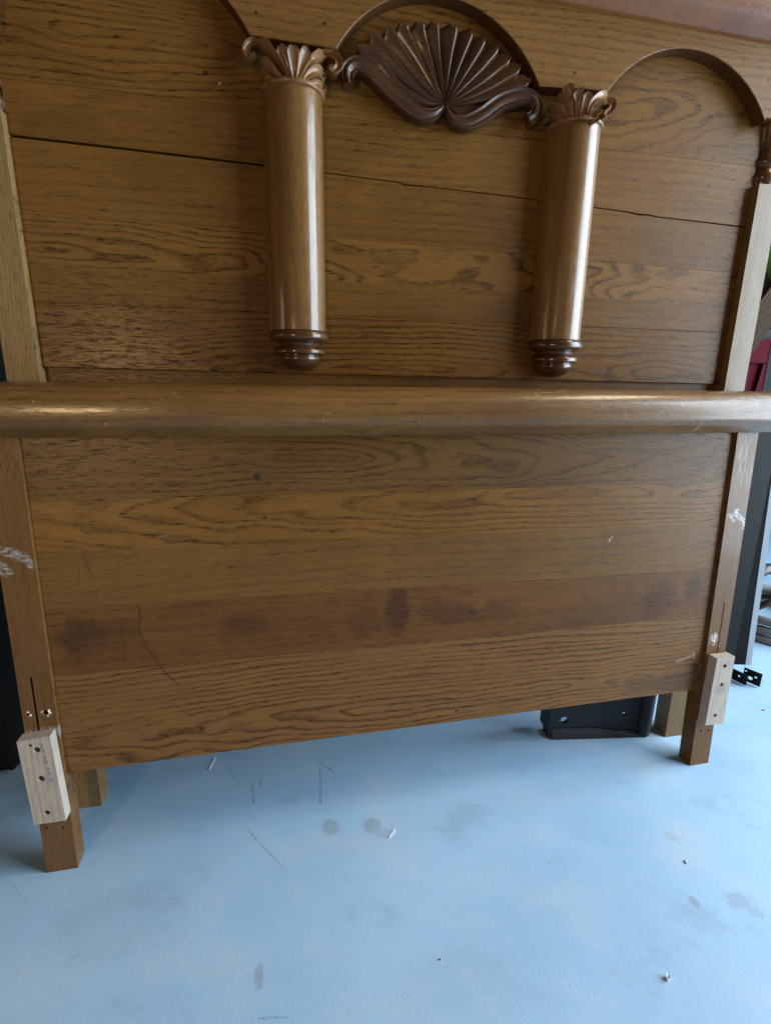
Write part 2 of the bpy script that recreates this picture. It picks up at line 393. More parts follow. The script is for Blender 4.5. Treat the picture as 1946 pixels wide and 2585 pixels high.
curve = [seg_mark(a, q, .0022, .75) for a, q in zip([(290, 1290), (302, 1312), (303, 1335), (300, 1362), (320, 1400), (355, 1450)], [(302, 1312), (303, 1335), (300, 1362), (320, 1400), (355, 1450), (385, 1478)])]
pk = [
 dict(seed=11.0, ring=0.0105, v0=0.235, depth=0.012, tilt=0.020, u0=0.95, rc=1.15, pc=0.5, tone=1.18, light=(0.330, 0.155, 0.044), warp=0.009, blot=0.12,
      extra=chain(*curve[4:], seg_mark((1462, 1428), (1498, 1414), .0050, .30, (.30, .28, .24)), seg_mark((1496, 1408), (1499, 1424), .0030, .30, (.30, .28, .24)), dt(985, 1535, .003), dt(435, 1572, .003), seg_mark((1195, 1385), (1187, 1420), .0018, .5), seg_mark((1020, 1365), (1000, 1400), .0018, .4), st(1460, 1470, .16, .02, .4, col=(.06, .035, .02)))),
 dict(seed=23.0, ring=0.020, v0=1.6, depth=0.05, tilt=0.01, rc=0.25, pc=0.75, tone=0.88, light=(0.335, 0.142, 0.035), blot=0.3,
      extra=chain(st(175, 1375, .032, .034, .62), st(235, 1365, .050, .028, .35), st(530, 1352, .035, .018, .35), st(858, 1320, .020, .042, .62), st(960, 1325, .060, .025, .42), st(1075, 1320, .05, .022, .35), st(1330, 1330, .12, .05, .22), st(1420, 1290, .035, .04, .38), st(1495, 1275, .020, .035, .5), st(790, 1350, .03, .03, .3), *curve[:5], seg_mark((262, 1345), (272, 1425), .0020, .5), seg_mark((780, 1350), (775, 1395), .0016, .4), seg_mark((1125, 1300), (1110, 1340), .0018, .4))),
 dict(seed=37.0, ring=0.018, v0=1.9, depth=0.05, tilt=0.01, rc=0.3, pc=0.6, tone=1.02, light=(0.330, 0.160, 0.042), blot=0.22,
      extra=chain(seg_mark((178, 1195), (200, 1245), .0018, .6), seg_mark((172, 1225), (170, 1265), .0015, .45), seg_mark((245, 1190), (230, 1215), .0013, .4), seg_mark((215, 1270), (205, 1310), .0014, .4), seg_mark((1314, 1170), (1322, 1158), .0022, .35, (.35, .35, .33)), dt(1316, 1167, .0015, col=(.4, .4, .38)), seg_mark((1415, 1185), (1412, 1240), .0014, .5))),
 dict(seed=41.0, ring=0.0115, v0=0.640, depth=0.010, tilt=0.026, u0=1.12, rc=0.85, pc=0.5, tone=1.04, warp=0.008, blot=0.25,
      extra=chain(st(90, 1130, .06, .035, .18, col=(.22, .09, .02)), seg_mark((345, 1159), (362, 1156), .0030, .15, (.3, .3, .3)), dt(572, 1118, .0025))),
 dict(seed=53.0, ring=0.0095, v0=0.712, depth=0.014, tilt=0.024, u0=0.45, rc=0.8, pc=0.8, tone=0.90, light=(0.315, 0.150, 0.040), warp=0.013, blot=0.35,
      extra=chain(st(557, 1028, .020, .017, .35, col=(.10, .05, .02)), dt(556, 1030, .0062, col=(.028, .020, .012)))),
]
for i, kw in enumerate(pk):
    a, b2 = JF[i], JF[i+1]; x0, x1 = WP-0.001, WF-WP+0.001; g = 0.00004
    c = [(x0, .0075, a[0]+g), (x1, .0075, a[1]+g), (x1, .026, a[1]+g), (x0, .026, a[0]+g), (x0, .0075, b2[0]-g), (x1, .0075, b2[1]-g), (x1, .026, b2[1]-g), (x0, .026, b2[0]-g)]
    from_bm('plank', hexa(c, 0.0012 if i == 0 else 0.0, 1), wood('oak_plank', 'x', **kw), foot)
# top rail: a heavy rounded roll with an undercut lower band
def roll_profile(cy=0.010, ry=0.050, rz=0.0405, n=40):
    out = []
    for i in range(n):
        a = 2*math.pi*i/n; y, z = math.cos(a), math.sin(a)
        k = (abs(y)**2.5 + abs(z)**2.5)**(-1/2.5)
        Y, Z = cy + y*k*ry, z*k*rz
        out.append((Y, Z))
    # undercut: below the crease on the front the face slopes back
    zc = -0.50*rz; res = []
    for Y, Z in out:
        if Y < cy and Z < zc:
            t = (zc-Z)/(rz+zc); yf = cy - ry*0.93
            Y = yf + (cy-yf)*0.0 + t*0.028 if t < 0.985 else Y
            Y = max(Y, yf + t*0.028)
        res.append((Y, Z))
    return res
RP = roll_profile()
def rail_dirt(b, u, v, c, r):
    n = b.noise(b.vec(u*9, v*30, 0.0), 1.0, 4.0, 0.65); m = b.sstep(n, 0.60, 0.72)
    c = b.mix(m*0.55, c, (0.05, 0.026, 0.012))
    e = b.ellipse(u, v, 1.36, 0.802, 0.10, 0.018, 0.6, 1.6, 30.0); g = b.sstep(b.noise(b.vec(u*40, v*160, 0.0), 1.0, 3.0, 0.7), 0.46, 0.64)
    c = b.mix(e*g*0.45, c, (0.34, 0.36, 0.38))
    fl = b.sstep(b.voro(b.vec(u, v, 0.0), 42.0), 0.035, 0.060, 1.0, 0.0)
    c = b.mix(fl*0.6, c, (0.42, 0.36, 0.28))
    sc = b.sstep(b.noise(b.vec(u*160 + v*90, v*22 - u*11, 4.0), 1.0, 1.0), 0.74, 0.78)
    c = b.mix(sc*0.5, c, (0.40, 0.30, 0.18))
    return c, r - 0.06 + e*0.2
rail_m = wood('oak_rail', 'r', 61.0, tone=1.15, light=(0.33, 0.160, 0.046), ring=0.016, v0=1.1, depth=0.05, tilt=0.01, rc=0.5, pc=0.6, rough=0.34, coat=0.14, spec=0.35, blot=0.45, extra=rail_dirt, bump=0.25)
zc = 0.7965
xs = [(-0.0300, .90, zc), (-0.0285, .96, zc), (-0.026, .99, zc), (-0.022, 1, zc)] + [(-0.02+1.41*i/24, 1, zc) for i in range(1, 24)] + [(1.392, 1, zc), (1.396, .99, zc), (1.3985, .96, zc), (1.400, .90, zc)]
from_bm('top_rail', extrude_x(RP, xs), rail_m, foot, 0.6)
# raw pine blocks screwed on the posts
def pine(name, seed, marks=None):
    return wood(name, 'z', seed, tone=1/KT, light=(0.36, 0.305, 0.25), dark=(0.14, 0.108, 0.08), ring=0.009, v0=0.11, depth=0.02, tilt=0.02, rc=0.6, pc=0.25, rough=0.75, coat=0.0, bump=0.6, blot=0.0, pore=0.5, extra=marks)
def stamp(b, u, v, c, r):           # an illegible ink stamp, broken up
    e = b.mx(*[b.ellipse(u, v, 0.262-0.0105*k + (0.0015 if k % 2 else 0), 0.0312 + 0.0011*k, 0.0036, 0.0024, 0.25, 1.6, 300.0) for k in range(7)])
    e2 = b.ellipse(u, v, 0.198, 0.0345, 0.010, 0.006, 0.5, 1.5, 140.0)
    c = b.mix(e*0.75, c, (0.10, 0.14, 0.18)); c = b.mix(e2*0.5, c, (0.16, 0.19, 0.21))
    return c, r
def smudge(b, u, v, c, r):
    e = b.ellipse(u, v, 0.205, 1.350, 0.012, 0.014, 0.5, 1.8, 120.0); c = b.mix(e*0.55, c, (0.17, 0.17, 0.18))
    e = b.ellipse(u, v, 0.262, 1.356, 0.008, 0.016, 0.5, 1.8, 150.0); c = b.mix(e*0.35, c, (0.17, 0.17, 0.18))
    return c, r
bt = 0.0215
def block(tl, tr, br, bl, mat, screws):
    (x0, z0), (x1, z1), (x2, z2), (x3, z3) = bl, br, tr, tl
    o = from_bm('wood_block', hexa([(x0, -bt, z0), (x1, -bt, z1), (x1, -0.0002, z1), (x0, -0.0002, z0), (x3, -bt, z3), (x2, -bt, z2), (x2, -0.0002, z2), (x3, -0.0002, z3)], 0.0009, 2), mat, foot)
    cut(o, [cyl_y(h[0], h[1], h[2], -bt-0.01, -bt+0.010, 14) for h in screws])
    for h in screws:
        if h[3]:
            s = from_bm('screw', cyl_y(h[0], h[1], h[2]*0.96, -bt+0.004, -bt+0.010, 14), SCREW, o)
SCREW = plain('dark_screw', (0.10, 0.045, 0.03), 0.45, 0.6)
def FB(zx, zy): return onF(zx/3.4025, zy/3.4025+1600, -bt)
def FBR(zx, zy): return onF(zx/2.703+1330, zy/2.703+1550, -bt)
block(FB(145, 930), FB(430, 878), FB(570, 1603), FB(297, 1643), pine('raw_pine', 2.0, stamp),
      [(*FB(262, 962), .0028, 0), (*FB(320, 998), .0052, 1), (*FB(357, 1246), .0055, 0), (*FB(408, 1538), .0046, 1)])
block(FBR(1296, 305), FBR(1418, 290), FBR(1335, 750), FBR(1214, 760), pine('raw_pine_smudged', 5.0, smudge),
      [(*FBR(1348, 355), .0045, 1), (*FBR(1326, 482), .0042, 0), (*FBR(1281, 692), .0045, 1)])
# ------------------------------------------------------------------ the headboard
head = tag(empty('headboard', (XH, YH, 0), (-LH, 0, PHI)), 'tall antique oak headboard with two half columns and a carved shell, behind the footboard', 'headboard')
WPH, TPH, PD = 0.048, 0.042, 0.0155
TH = math.tan(LH)
mhl = wood('oak_head_post', 'z', 71.0, tone=1.45, light=(0.34, 0.215, 0.085), dark=(0.13, 0.072, 0.026), ring=0.0055, v0=0.25, depth=0.03, tilt=0.01, rc=0.7, pc=0.6, rough=0.40, coat=0.15, bump=0.4, blot=0.1)
mhr = wood('oak_head_post_right', 'z', 83.0, tone=1.1, light=(0.34, 0.21, 0.085), dark=(0.13, 0.072, 0.026), ring=0.0055, v0=1.1, depth=0.03, tilt=0.01, rc=0.7, pc=0.6, rough=0.36, coat=0.25, bump=0.25, blot=0.1)
cap_m = wood('carved_oak', 'z', 91.0, tone=1.45, light=(0.29, 0.145, 0.055), dark=(0.09, 0.040, 0.014), ring=0.012, v0=0.6, depth=0.05, rc=0.3, pc=0.5, rough=0.32, coat=0.3, blot=0.25, bump=0.25)
shell_m = wood('dark_carved_oak', 'x', 97.0, light=(0.110, 0.044, 0.017), dark=(0.034, 0.013, 0.006), ring=0.012, v0=0.6, depth=0.05, rc=0.3, pc=0.5, rough=0.38, coat=0.15, blot=0.3, bump=0.3, spec=0.25)
turn_m = wood('turned_cap_oak', 'z', 205.0, light=(0.170, 0.072, 0.026), dark=(0.045, 0.018, 0.008), ring=0.008, v0=0.3, depth=0.05, rc=0.4, pc=0.4, rough=0.28, coat=0.3, blot=0.2, bump=0.2)
for x0, x1, m in ((0, WPH, mhl), (WHB-WPH, WHB, mhr)):
    po = from_bm('post', hexa([(x0, 0, 0), (x1, 0, 0), (x1, TPH, TPH*TH), (x0, TPH, TPH*TH), (x0, 0, 1.216), (x1, 0, 1.216), (x1, TPH, 1.216), (x0, TPH, 1.216)], 0.0016, 2), m, head)
    cx = (x0+x1)/2
    prof = [(0.0235, 1.2162), (0.0235, 1.222), (0.0262, 1.226), (0.0270, 1.231), (0.0262, 1.236), (0.0225, 1.240), (0.0215, 1.248), (0.0250, 1.253), (0.0258, 1.258), (0.0250, 1.263), (0.0215, 1.268), (0.0225, 1.280), (0.0255, 1.300), (0.029, 1.3165)]
    from_bm('turned_cap', lathe(prof, cx, 0.024, 32), turn_m, po, 0.7)
# panel planks
def HP(px, py): return onH(px*DS, py*DS, PD)
crack = [(WPH-.001, 1.1905), (.20, 1.187), (.42, 1.1805), (.515, 1.1765), (.60, 1.1735), (.640, 1.1725), (.648, 1.1695), (.70, 1.1690), (.80, 1.1665), (.90, 1.1630), (1.005, 1.1585), (1.07, 1.1560), (1.10, 1.1535), (1.118, 1.1540), (1.135, 1.1515), (1.20, 1.1500), (1.334, 1.1460)]
gapw = [.0036, .0036, .0034, .0016, .0015, .0020, .0022, .0014, .0016, .0018, .0016, .0020, .0028, .0024, .0016, .0018, .0020]
crack_lo = [(x, z-g) for (x, z), g in zip(crack, gapw)]
XA, XB = WPH-.001, WHB-WPH+.001
def line(zl, zr): return [(XA, zl), (XB, zr)]
JH = [line(.857, .847), line(.958, .950), line(1.014, 1.002), line(1.089, 1.062)]
def dH(px, py, rr, **kw): a = HP(px, py); return dot(a[0], a[1], rr, **kw)
hk = [
 dict(seed=101.0, ring=0.010, v0=0.86, depth=0.012, tilt=0.024, u0=0.75, rc=1.1, pc=0.85, tone=0.84, warp=0.013, blot=0.4, rough=0.32),
 dict(seed=113.0, ring=0.017, v0=2.0, depth=0.05, rc=0.4, pc=0.7, tone=0.82, blot=0.45),
 dict(seed=127.0, ring=0.0085, v0=1.035, depth=0.010, tilt=0.030, u0=0.15, rc=1.35, pc=0.5, tone=1.06, warp=0.008, blot=0.22),
 dict(seed=139.0, ring=0.017, v0=2.2, depth=0.05, rc=0.4, pc=0.6, tone=0.92, blot=0.4),
 dict(seed=151.0, ring=0.015, v0=1.7, depth=0.03, tilt=0.02, rc=0.5, pc=0.7, tone=0.98, blot=0.4),
 dict(seed=163.0, ring=0.0095, v0=1.33, depth=0.014, tilt=0.03, u0=0.25, rc=0.9, pc=0.6, tone=0.98, warp=0.016, blot=0.4,
      extra=chain(dH(445, 158, .0035), dH(475, 180, .0018, col=(.3, .28, .24)))),
]
edges = JH + [crack_lo, None]
def plankH(lo, hi, kw, bw):
    pts = lo + hi[::-1]
    from_bm('plank', prism(pts, PD, PD+0.018, bw), wood('oak_plank', 'x', **kw), head)
g = 0.00004
up = lambda l: [(x, z+g) for x, z in l]
dn = lambda l: [(x, z-g) for x, z in l]
plankH(JH[0], dn(JH[1]), hk[0], .0012)
plankH(up(JH[1]), dn(JH[2]), hk[1], 0)
plankH(up(JH[2]), dn(JH[3]), hk[2], 0)
plankH(up(JH[3]), crack_lo, hk[3], .0005)
J5 = line(1.262, 1.250)
plankH(crack, dn(J5), hk[4], .0005)
plankH(up(J5), line(1.470, 1.470), hk[5], 0)
from_bm('plank', prism([(XA, .42), (XB, .42), (XB, .8466), (XA, .8566)], PD+0.0075, PD+0.026, 0), wood('oak_lower_rail', 'x', 171.0, ring=0.012, v0=0.7, depth=0.02, tilt=0.01, rc=0.5, pc=0.7, tone=0.75), head)
from_bm('crack_backing', boxbm(XA+.01, XB-.01, PD+0.0185, PD+0.030, 1.10, 1.24, 0.001, 1), wood('oak_crack_backing', 'x', 181.0, tone=0.4), head)  # added dark slat, stops light showing through the crack
# apron with three arches
AF = -0.011
def arc(a, c, sag, n=26):
    (x0, z0), (x1, z1) = a, c; h = math.hypot(x1-x0, z1-z0)/2; R = (h*h+sag*sag)/(2*sag); th = math.asin(min(1, h/R)); out = []
    for i in range(n+1):
        s = -th + 2*th*i/n; t = (math.sin(s)/math.sin(th)+1)/2; k = R*math.cos(s) - R*math.cos(th)
        out.append((x0+(x1-x0)*t, z0+(z1-z0)*t + k))
    return out
def HA(px, py): return onH(px*DS, py*DS, AF)
pA, pB = HA(540, 75), HA(727, 105); pC, pD_ = HA(1165, 186), HA(1313, 196); pE = HA(1651, 262)
lft = (0.060, 1.345)
low = [(-0.004, 1.3175), (lft[0]-.002, 1.3175)] + arc(lft, pA, 0.098) + arc(pB, pC, 0.096) + arc(pD_, pE, 0.084) + [(pE[0]+.002, 1.3168), (WHB+.004, 1.3168)]
apron = prism(low + [(WHB+.004, 1.482), (-.004, 1.482)], AF, PD-0.0002, 0.0010)
ap_holes = chain(*[dot(*HA(px, py), .0024) for px, py in ((1450, 205), (645, 32), (819, 58), (1940, 200), (1245, 155), (1640, 205))][:0] or [dot(*onH(px, py, AF), .0024) for px, py in ((646, 32), (819, 59), (1450, 183), (1939, 202))])
ap = from_bm('apron', apron, wood('oak_apron', 'x', 193.0, light=(0.37, 0.172, 0.046), ring=0.013, v0=1.9, depth=0.03, tilt=0.02, rc=0.6, pc=0.7, tone=1.1, blot=0.2, extra=ap_holes), head)
ap.data.materials.append(wood('oak_shaded_edge', 'x', 197.0, light=(0.16, 0.062, 0.018), dark=(0.05, 0.018, 0.006), ring=0.02, v0=2.0, depth=0.05, rc=0.2, pc=0.3, rough=0.55, spec=0.1, blot=0.1))
for p in ap.data.polygons:                       # arch and lower edges: shade painted in as darker oak
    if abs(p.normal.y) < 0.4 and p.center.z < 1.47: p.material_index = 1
zt = 1.4830
xs = [(-0.035, .90, zt+.012), (-0.031, .97, zt+.012), (-0.026, 1, zt+.012)] + [(-0.02+1.42*i/20, 1, zt+.012-.030*i/20) for i in range(1, 20)] + [(1.405, 1, zt-.018), (1.412, .97, zt-.018), (1.416, .90, zt-.018)]
from_bm('top_roll', extrude_x([(y-0.006, z) for y, z in RP], xs), wood('oak_top_roll', 'r', 67.0, light=(0.42, 0.145, 0.036), ring=0.016, v0=2.1, depth=0.05, rc=0.35, pc=0.45, rough=0.34, coat=0.14, spec=0.35, blot=0.4, bump=0.25), head, 0.6)
# half columns
def column(cx, z0, z1, zfin, mat, seed):
    r0, r1, yc = 0.0465, 0.0455, 0.010
    sh = from_bm('column', lathe([(r0, z0+.0003)] + [(r0+(r1-r0)*t/6, z0+(z1-z0)*t/6) for t in range(1, 7)], cx, yc, 56), mat, head, 0.6)
    from_bm('backing_strip', boxbm(cx-.0485, cx+.0470, 0.008, PD-.0002, z0, z1, .0008, 1), mat, sh)
    h = z0-zfin; q = lambda t: z0 - t*h
    prof = [(0.046, q(0)), (0.0485, q(.02)), (0.0510, q(.07)), (0.0520, q(.14)), (0.0510, q(.21)), (0.0480, q(.26)), (0.0400, q(.28)), (0.0360, q(.31)), (0.0350, q(.36)), (0.0370, q(.41)),
            (0.0420, q(.43)), (0.0450, q(.47)), (0.0460, q(.52)), (0.0450, q(.57)), (0.0410, q(.60)), (0.0350, q(.61)), (0.0350, q(.63)), (0.0368, q(.67))]
    prof += [(0.0368*math.cos(a), q(.67) - (q(.67)-zfin)*math.sin(a)) for a in [math.radians(d) for d in (12, 25, 38, 50, 62, 72, 80, 86)]]
    from_bm('drop_finial', lathe(prof[::-1], cx, yc, 48), fin_m, sh, 0.8)
    cap_base = z1
    from_bm('capital_collar', lathe([(.0470, z1-.0035), (.0495, z1-.002), (.0500, z1), (.0490, z1+.003), (.045, z1+.005), (.038, z1+.010), (.034, z1+.022), (.030, z1+.034), (.022, z1+.036)], cx, yc, 48), cap_m, sh, 0.8)
    return sh, yc
fin_m = wood('turned_oak', 'z', 211.0, tone=1.0, light=(0.150, 0.062, 0.022), dark=(0.035, 0.014, 0.006), ring=0.008, v0=0.3, depth=0.05, tilt=0.3, rc=0.6, pc=0.5, rough=0.24, coat=0.5, blot=0.3, bump=0.25)
def colmat(n, s, v0): return wood(n, 'z', s, tone=1.08, light=(0.34, 0.165, 0.048), dark=(0.09, 0.040, 0.012), ring=0.016, v0=v0, depth=0.06, tilt=0.01, rc=0.45, pc=0.5, rough=0.30, coat=0.65, blot=0.3, bump=0.3)
GOUGE = [(-1, 0.0), (-.95, .70), (-.82, 1.0), (-.62, .80), (-.30, .55), (0, .48), (.30, .55), (.62, .80), (.82, 1.0), (.95, .70), (1, 0.0)]
SCROLL = [(-1, 0.0), (-.96, .55), (-.78, .86), (-.52, .66), (-.24, .84), (.02, 1.0), (.30, .94), (.52, .66), (.78, .80), (.95, .5), (1, 0.0)]
RIBF = [(-1, 0.0), (-.92, .30), (-.5, .62), (0, .86), (.40, .98), (.52, 1.0), (.64, .93), (.95, .22), (1, 0.0)]
RIB = [(-1, 0.0), (-.93, .45), (-.75, .72), (-.4, .92), (0, 1.0), (.35, .97), (.66, .86), (.88, .62), (.97, .4), (1, 0.0)]
def capital(sh, cx, yc, leaves, M, k):
    R = 0.047
    def surf(t, x, z, fw):
        dx = abs(x-cx)
        y = yc - math.sqrt(max(R*R-dx*dx, 0))*0.96 if dx < R else yc
        y = min(y, 0.004 - 0.16*max(0, dx-0.030))
        return y - fw*t*t + 0.003*(1-t)
    for i, (pix, w0, w1, fw) in enumerate(leaves):
        path = []; n = len(pix)-1
        for j, p in enumerate(pix):
            px, py = M(*p); d = -.03
            for _ in range(6):
                x, z = onH(px, py, d); d = surf(j/n, x, z, fw) - .004
            path.append((x, z))
        vol = len(pix) > 5
        if vol: wf = lambda t: k*(w0 + (w1-w0)*min(1, t*2.2))*(1.0 if t < .7 else 1.0-.35*(t-.7)/.3)
        else: wf = lambda t: k*(w0 + (w1-w0)*t)*(1.0 if t < .82 else max(.15, math.sqrt(max(0, 1-((t-.82)/.185)**2))))
        from_bm('capital_leaf', frond(path, wf, lambda t: 0.0045+0.0035*t, lambda t, x, z: surf(t, x, z, fw) - .0004*i, GOUGE, 20, .012), cap_m, sh, 0.6)
LEFT_CAP = [
    (((700, 720), (640, 685), (555, 665)), 8, 30, .003), (((900, 725), (970, 700), (1075, 730)), 8, 30, .003),
    (((735, 690), (660, 615), (585, 545), (530, 545)), 10, 46, .006), (((880, 695), (930, 625), (1000, 590), (1070, 625)), 10, 44, .006),
    (((775, 690), (712, 555), (620, 430), (520, 362), (435, 372), (408, 435), (445, 488), (490, 470)), 10, 34, .010),
    (((845, 690), (905, 570), (985, 480), (1080, 446), (1165, 485), (1185, 555), (1145, 598), (1105, 570)), 10, 34, .010),
    (((790, 690), (745, 540), (685, 395)), 12, 50, .008), (((832, 690), (870, 560), (925, 420)), 12, 54, .008), (((810, 690), (805, 560), (797, 395)), 12, 60, .010)]
RIGHT_CAP = [
    (((400, 752), (350, 715), (305, 705)), 6, 22, .003), (((570, 760), (592, 735), (622, 715)), 6, 18, .003),
    (((440, 742), (400, 675), (340, 628)), 8, 28, .006), (((556, 745), (585, 685), (628, 668)), 8, 26, .006),
    (((545, 742), (567, 645), (612, 588), (660, 578), (694, 615), (688, 668), (655, 692)), 8, 25, .006),
    (((468, 742), (442, 635), (408, 540)), 8, 32, .008), (((512, 742), (530, 645), (560, 562)), 8, 34, .008), (((490, 742), (496, 625), (492, 545)), 8, 38, .010)]
cLb, cRb = onH(642.5*DS, 712*DS, -.037), onH(1187.5*DS, 735*DS, -.037)
s1, yc = column(0.4665, 0.924, 1.277, 0.8590, colmat('oak_column', 221.0, 1.3), 1)
capital(s1, 0.4665, yc, LEFT_CAP, lambda x, y: (500+x/3.33, y/3.33), .000196)
s2, yc = column(0.9485, 0.922, 1.272, 0.8545, colmat('oak_column_dark', 233.0, 1.8), 2)
capital(s2, 0.9485, yc, RIGHT_CAP, lambda x, y: (1250+x/2.392, y/2.392), .00027)
# carved shell
shell = from_bm('shell_carving', prism([onH(820+x/2.775, y/2.775, .008) for x, y in ((300, 560), (330, 430), (450, 330), (600, 265), (760, 250), (900, 260), (1040, 310), (1180, 400), (1280, 500), (1330, 610), (1200, 740), (1050, 830), (930, 830), (840, 745), (740, 790), (600, 780), (450, 680))], .002, PD-.0002, .002), shell_m, head)
def SP(*pts): return [onH(820+x/2.775, y/2.775, -.002) for x, y in pts]
ks = 0.328/1370
rays = [
 (SP((832, 738), (700, 715), (500, 600), (350, 420), (225, 352)), 44), (SP((832, 738), (700, 668), (520, 500), (390, 345), (305, 272)), 47),
 (SP((833, 738), (725, 630), (580, 450), (480, 310), (415, 222)), 47), (SP((834, 738), (745, 610), (630, 400), (555, 270), (515, 186)), 46),
 (SP((835, 738), (770, 590), (705, 390), (660, 270), (632, 172)), 48), (SP((836, 738), (808, 560), (775, 380), (755, 270), (738, 172)), 44),
 (SP((838, 738), (845, 560), (858, 380), (865, 280), (868, 186)), 52), (SP((840, 738), (885, 580), (935, 420), (965, 320), (995, 222)), 42),
 (SP((841, 738), (915, 610), (1000, 460), (1050, 360), (1088, 272)), 40), (SP((842, 738), (935, 635), (1060, 500), (1130, 410), (1190, 325)), 40),
 (SP((842, 738), (955, 665), (1100, 560), (1200, 470), (1280, 405)), 41), (SP((843, 738), (980, 690), (1150, 605), (1260, 530), (1352, 475)), 42),
 (SP((843, 739), (1000, 715), (1190, 665), (1320, 600), (1425, 572)), 42),
]
for i, (p, w1) in enumerate(rays):
    from_bm('shell_rib', frond(p, lambda t, w1=w1: ks*(3 + (w1-3)*min(1, t*1.12))*1.42*(1.0 if t < .88 else max(.16, 1.0-.80*((t-.88)/.12)**1.8)), lambda t: 0.006+0.008*t, lambda t, x, z: 0.003-0.002*t-0.0004*(i % 2), RIBF, 26, .008), shell_m, shell, 0.45)
scr = [SP((828, 752), (760, 800), (660, 800), (520, 700), (400, 590), (310, 500), (225, 462), (165, 495), (155, 560), (165, 610)),
       SP((845, 752), (900, 840), (990, 860), (1100, 810), (1220, 725), (1340, 685), (1430, 695), (1465, 750), (1450, 820), (1405, 850))]
for p in scr:
    from_bm('shell_scroll', frond(p, lambda t: ks*(16 + 38*math.sin(min(1, t*3.2)*math.pi/2))*(1.0 if t < .6 else 1.0-.30*(t-.6)/.4), lambda t: 0.008+0.006*t, lambda t, x, z: 0.001-0.004*t, SCROLL, 40, .008), shell_m, shell, 0.6)
# ------------------------------------------------------------------ things around
IRON = plain('black_iron', (0.013, 0.015, 0.019), 0.6, 0.0, 90.0, 0.3, 0.5, spec=0.25)
IRON2 = plain('black_bed_steel', (0.008, 0.008, 0.008), 0.5, 0.0, 60.0, 0.2, 0.1, spec=0.12)
# cast bracket on the floor under the headboard
g0 = onG(1180*DS, 1598*DS); g1 = onG(1395*DS, 1592*DS)
ang = math.atan2(g1[1]-g0[1], g1[0]-g0[0]); LB = math.hypot(g1[0]-g0[0], g1[1]-g0[1])
br = tag(empty('iron_bracket', (g0[0], g0[1], 0), (0, 0, ang)), 'black iron bracket plate with two holes lying on the floor under the boards', 'bracket')
bp = from_bm('plate', boxbm(0.004, LB, 0.012, 0.020, 0.010, 0.135, .0015, 1), IRON, br)
def at_plate(px, py):
    M = Matrix.Translation((g0[0], g0[1], 0)) @ Matrix.Rotation(ang, 4, 'Z'); p = hit(M, px, py, 1, 0.012); return p.x, p.z
cut(bp, [cyl_y(*at_plate(1340+330/3.964, 1700+468/3.964), .0095, -.02, .06, 18), cyl_y(*at_plate(1340+935/3.964, 1700+405/3.964), .0055, -.02, .06, 16)])
from_bm('flange', hexa([(0, -.006, .018), (.004, -.006, .018), (.004, .052, .018), (0, .052, .018), (0, -.006, .135), (.004, -.006, .135), (.004, .052, .135), (0, .052, .135)], .001, 1), IRON, br)
lip = [(.0, .0), (.014, .0), (.014, .013), (.010, .024), (.005, .017), (.001, .008)]
from_bm('lip', extrude_x([(y-.001, z) for y, z in lip], [(0.012, .95, 0), (0.02, 1, 0), (LB*.45, 1.0, 0), (LB*.62, .8, 0), (LB*.80, .45, 0), (LB*.98, .3, 0)]), IRON, br, 0.7)
from_bm('foot_pad', boxbm(.0045, .015, .013, .040, 0, .0098, .001, 1), IRON, br)
from_bm('end_roll', lathe([(.014, 0.002), (.016, .006), (.0165, .06), (.0165, .135)], LB-.004, .012, 24), IRON, br, 0.7)
# bed side rails (black angle steel) standing behind the right-hand posts
def steel_rail(name, base, top, label, wid, yaw, lit):
    b0, t0 = Vector(base), Vector(top); d = (t0-b0).normalized(); L = (t0-b0).length
    xa = Vector((math.cos(yaw), math.sin(yaw), 0)); xa = (xa - d*xa.dot(d)).normalized(); ya = d.cross(xa)
    o = tag(empty(name), label, 'bed rail', 'steel bed rails standing behind the right posts')
    o.matrix_world = Matrix(((xa.x, ya.x, d.x, b0.x), (xa.y, ya.y, d.y, b0.y), (xa.z, ya.z, d.z, b0.z), (0, 0, 0, 1)))
    from_bm('web', boxbm(0, wid, 0, .0035, 0, L, .0008, 1), IRON2, o)
    from_bm('flange', boxbm(wid-.0035, wid, .0036, lit, 0, L, .0008, 1), IRON2, o)
    return o
def wq(px, py, y): return hit(Matrix(), px, py, 1, y)
b1, u1 = wq(1854, 1660, .26), wq(1946, 1190, .30); b1.z = .012
r1 = steel_rail('bed_rail', b1 - Vector((.066, -.012, 0)), b1 - Vector((.066, -.012, 0)) + (u1-b1)*(1.09/(u1-b1).z), 'flat black steel bed rail nearest the right posts, standing upright', .066, -0.18, .030)
b2, u2 = wq(1880, 1688, .29), wq(1914.5, 1450, .305); b2.z = .030
r2 = steel_rail('bed_rail', b2 - Vector((.045, -.016, 0)), b2 - Vector((.045, -.016, 0)) + (u2-b2)*(1.09/(u2-b2).z), 'black steel bed rail with a pale blue lit flange, outermost at the right', .045, -0.34, .004)
steel_pale = plain('lit_steel_edge', (0.30, 0.34, 0.38), 0.45, 0.0, 60.0, 0.15, 0.1)  # black steel lit from the door: that light is painted into the pale colour
Lr = 1.09
from_bm('edge_flange', boxbm(.0453, .061, -.001, .0035, 0, Lr, .0005, 1), steel_pale, r2)
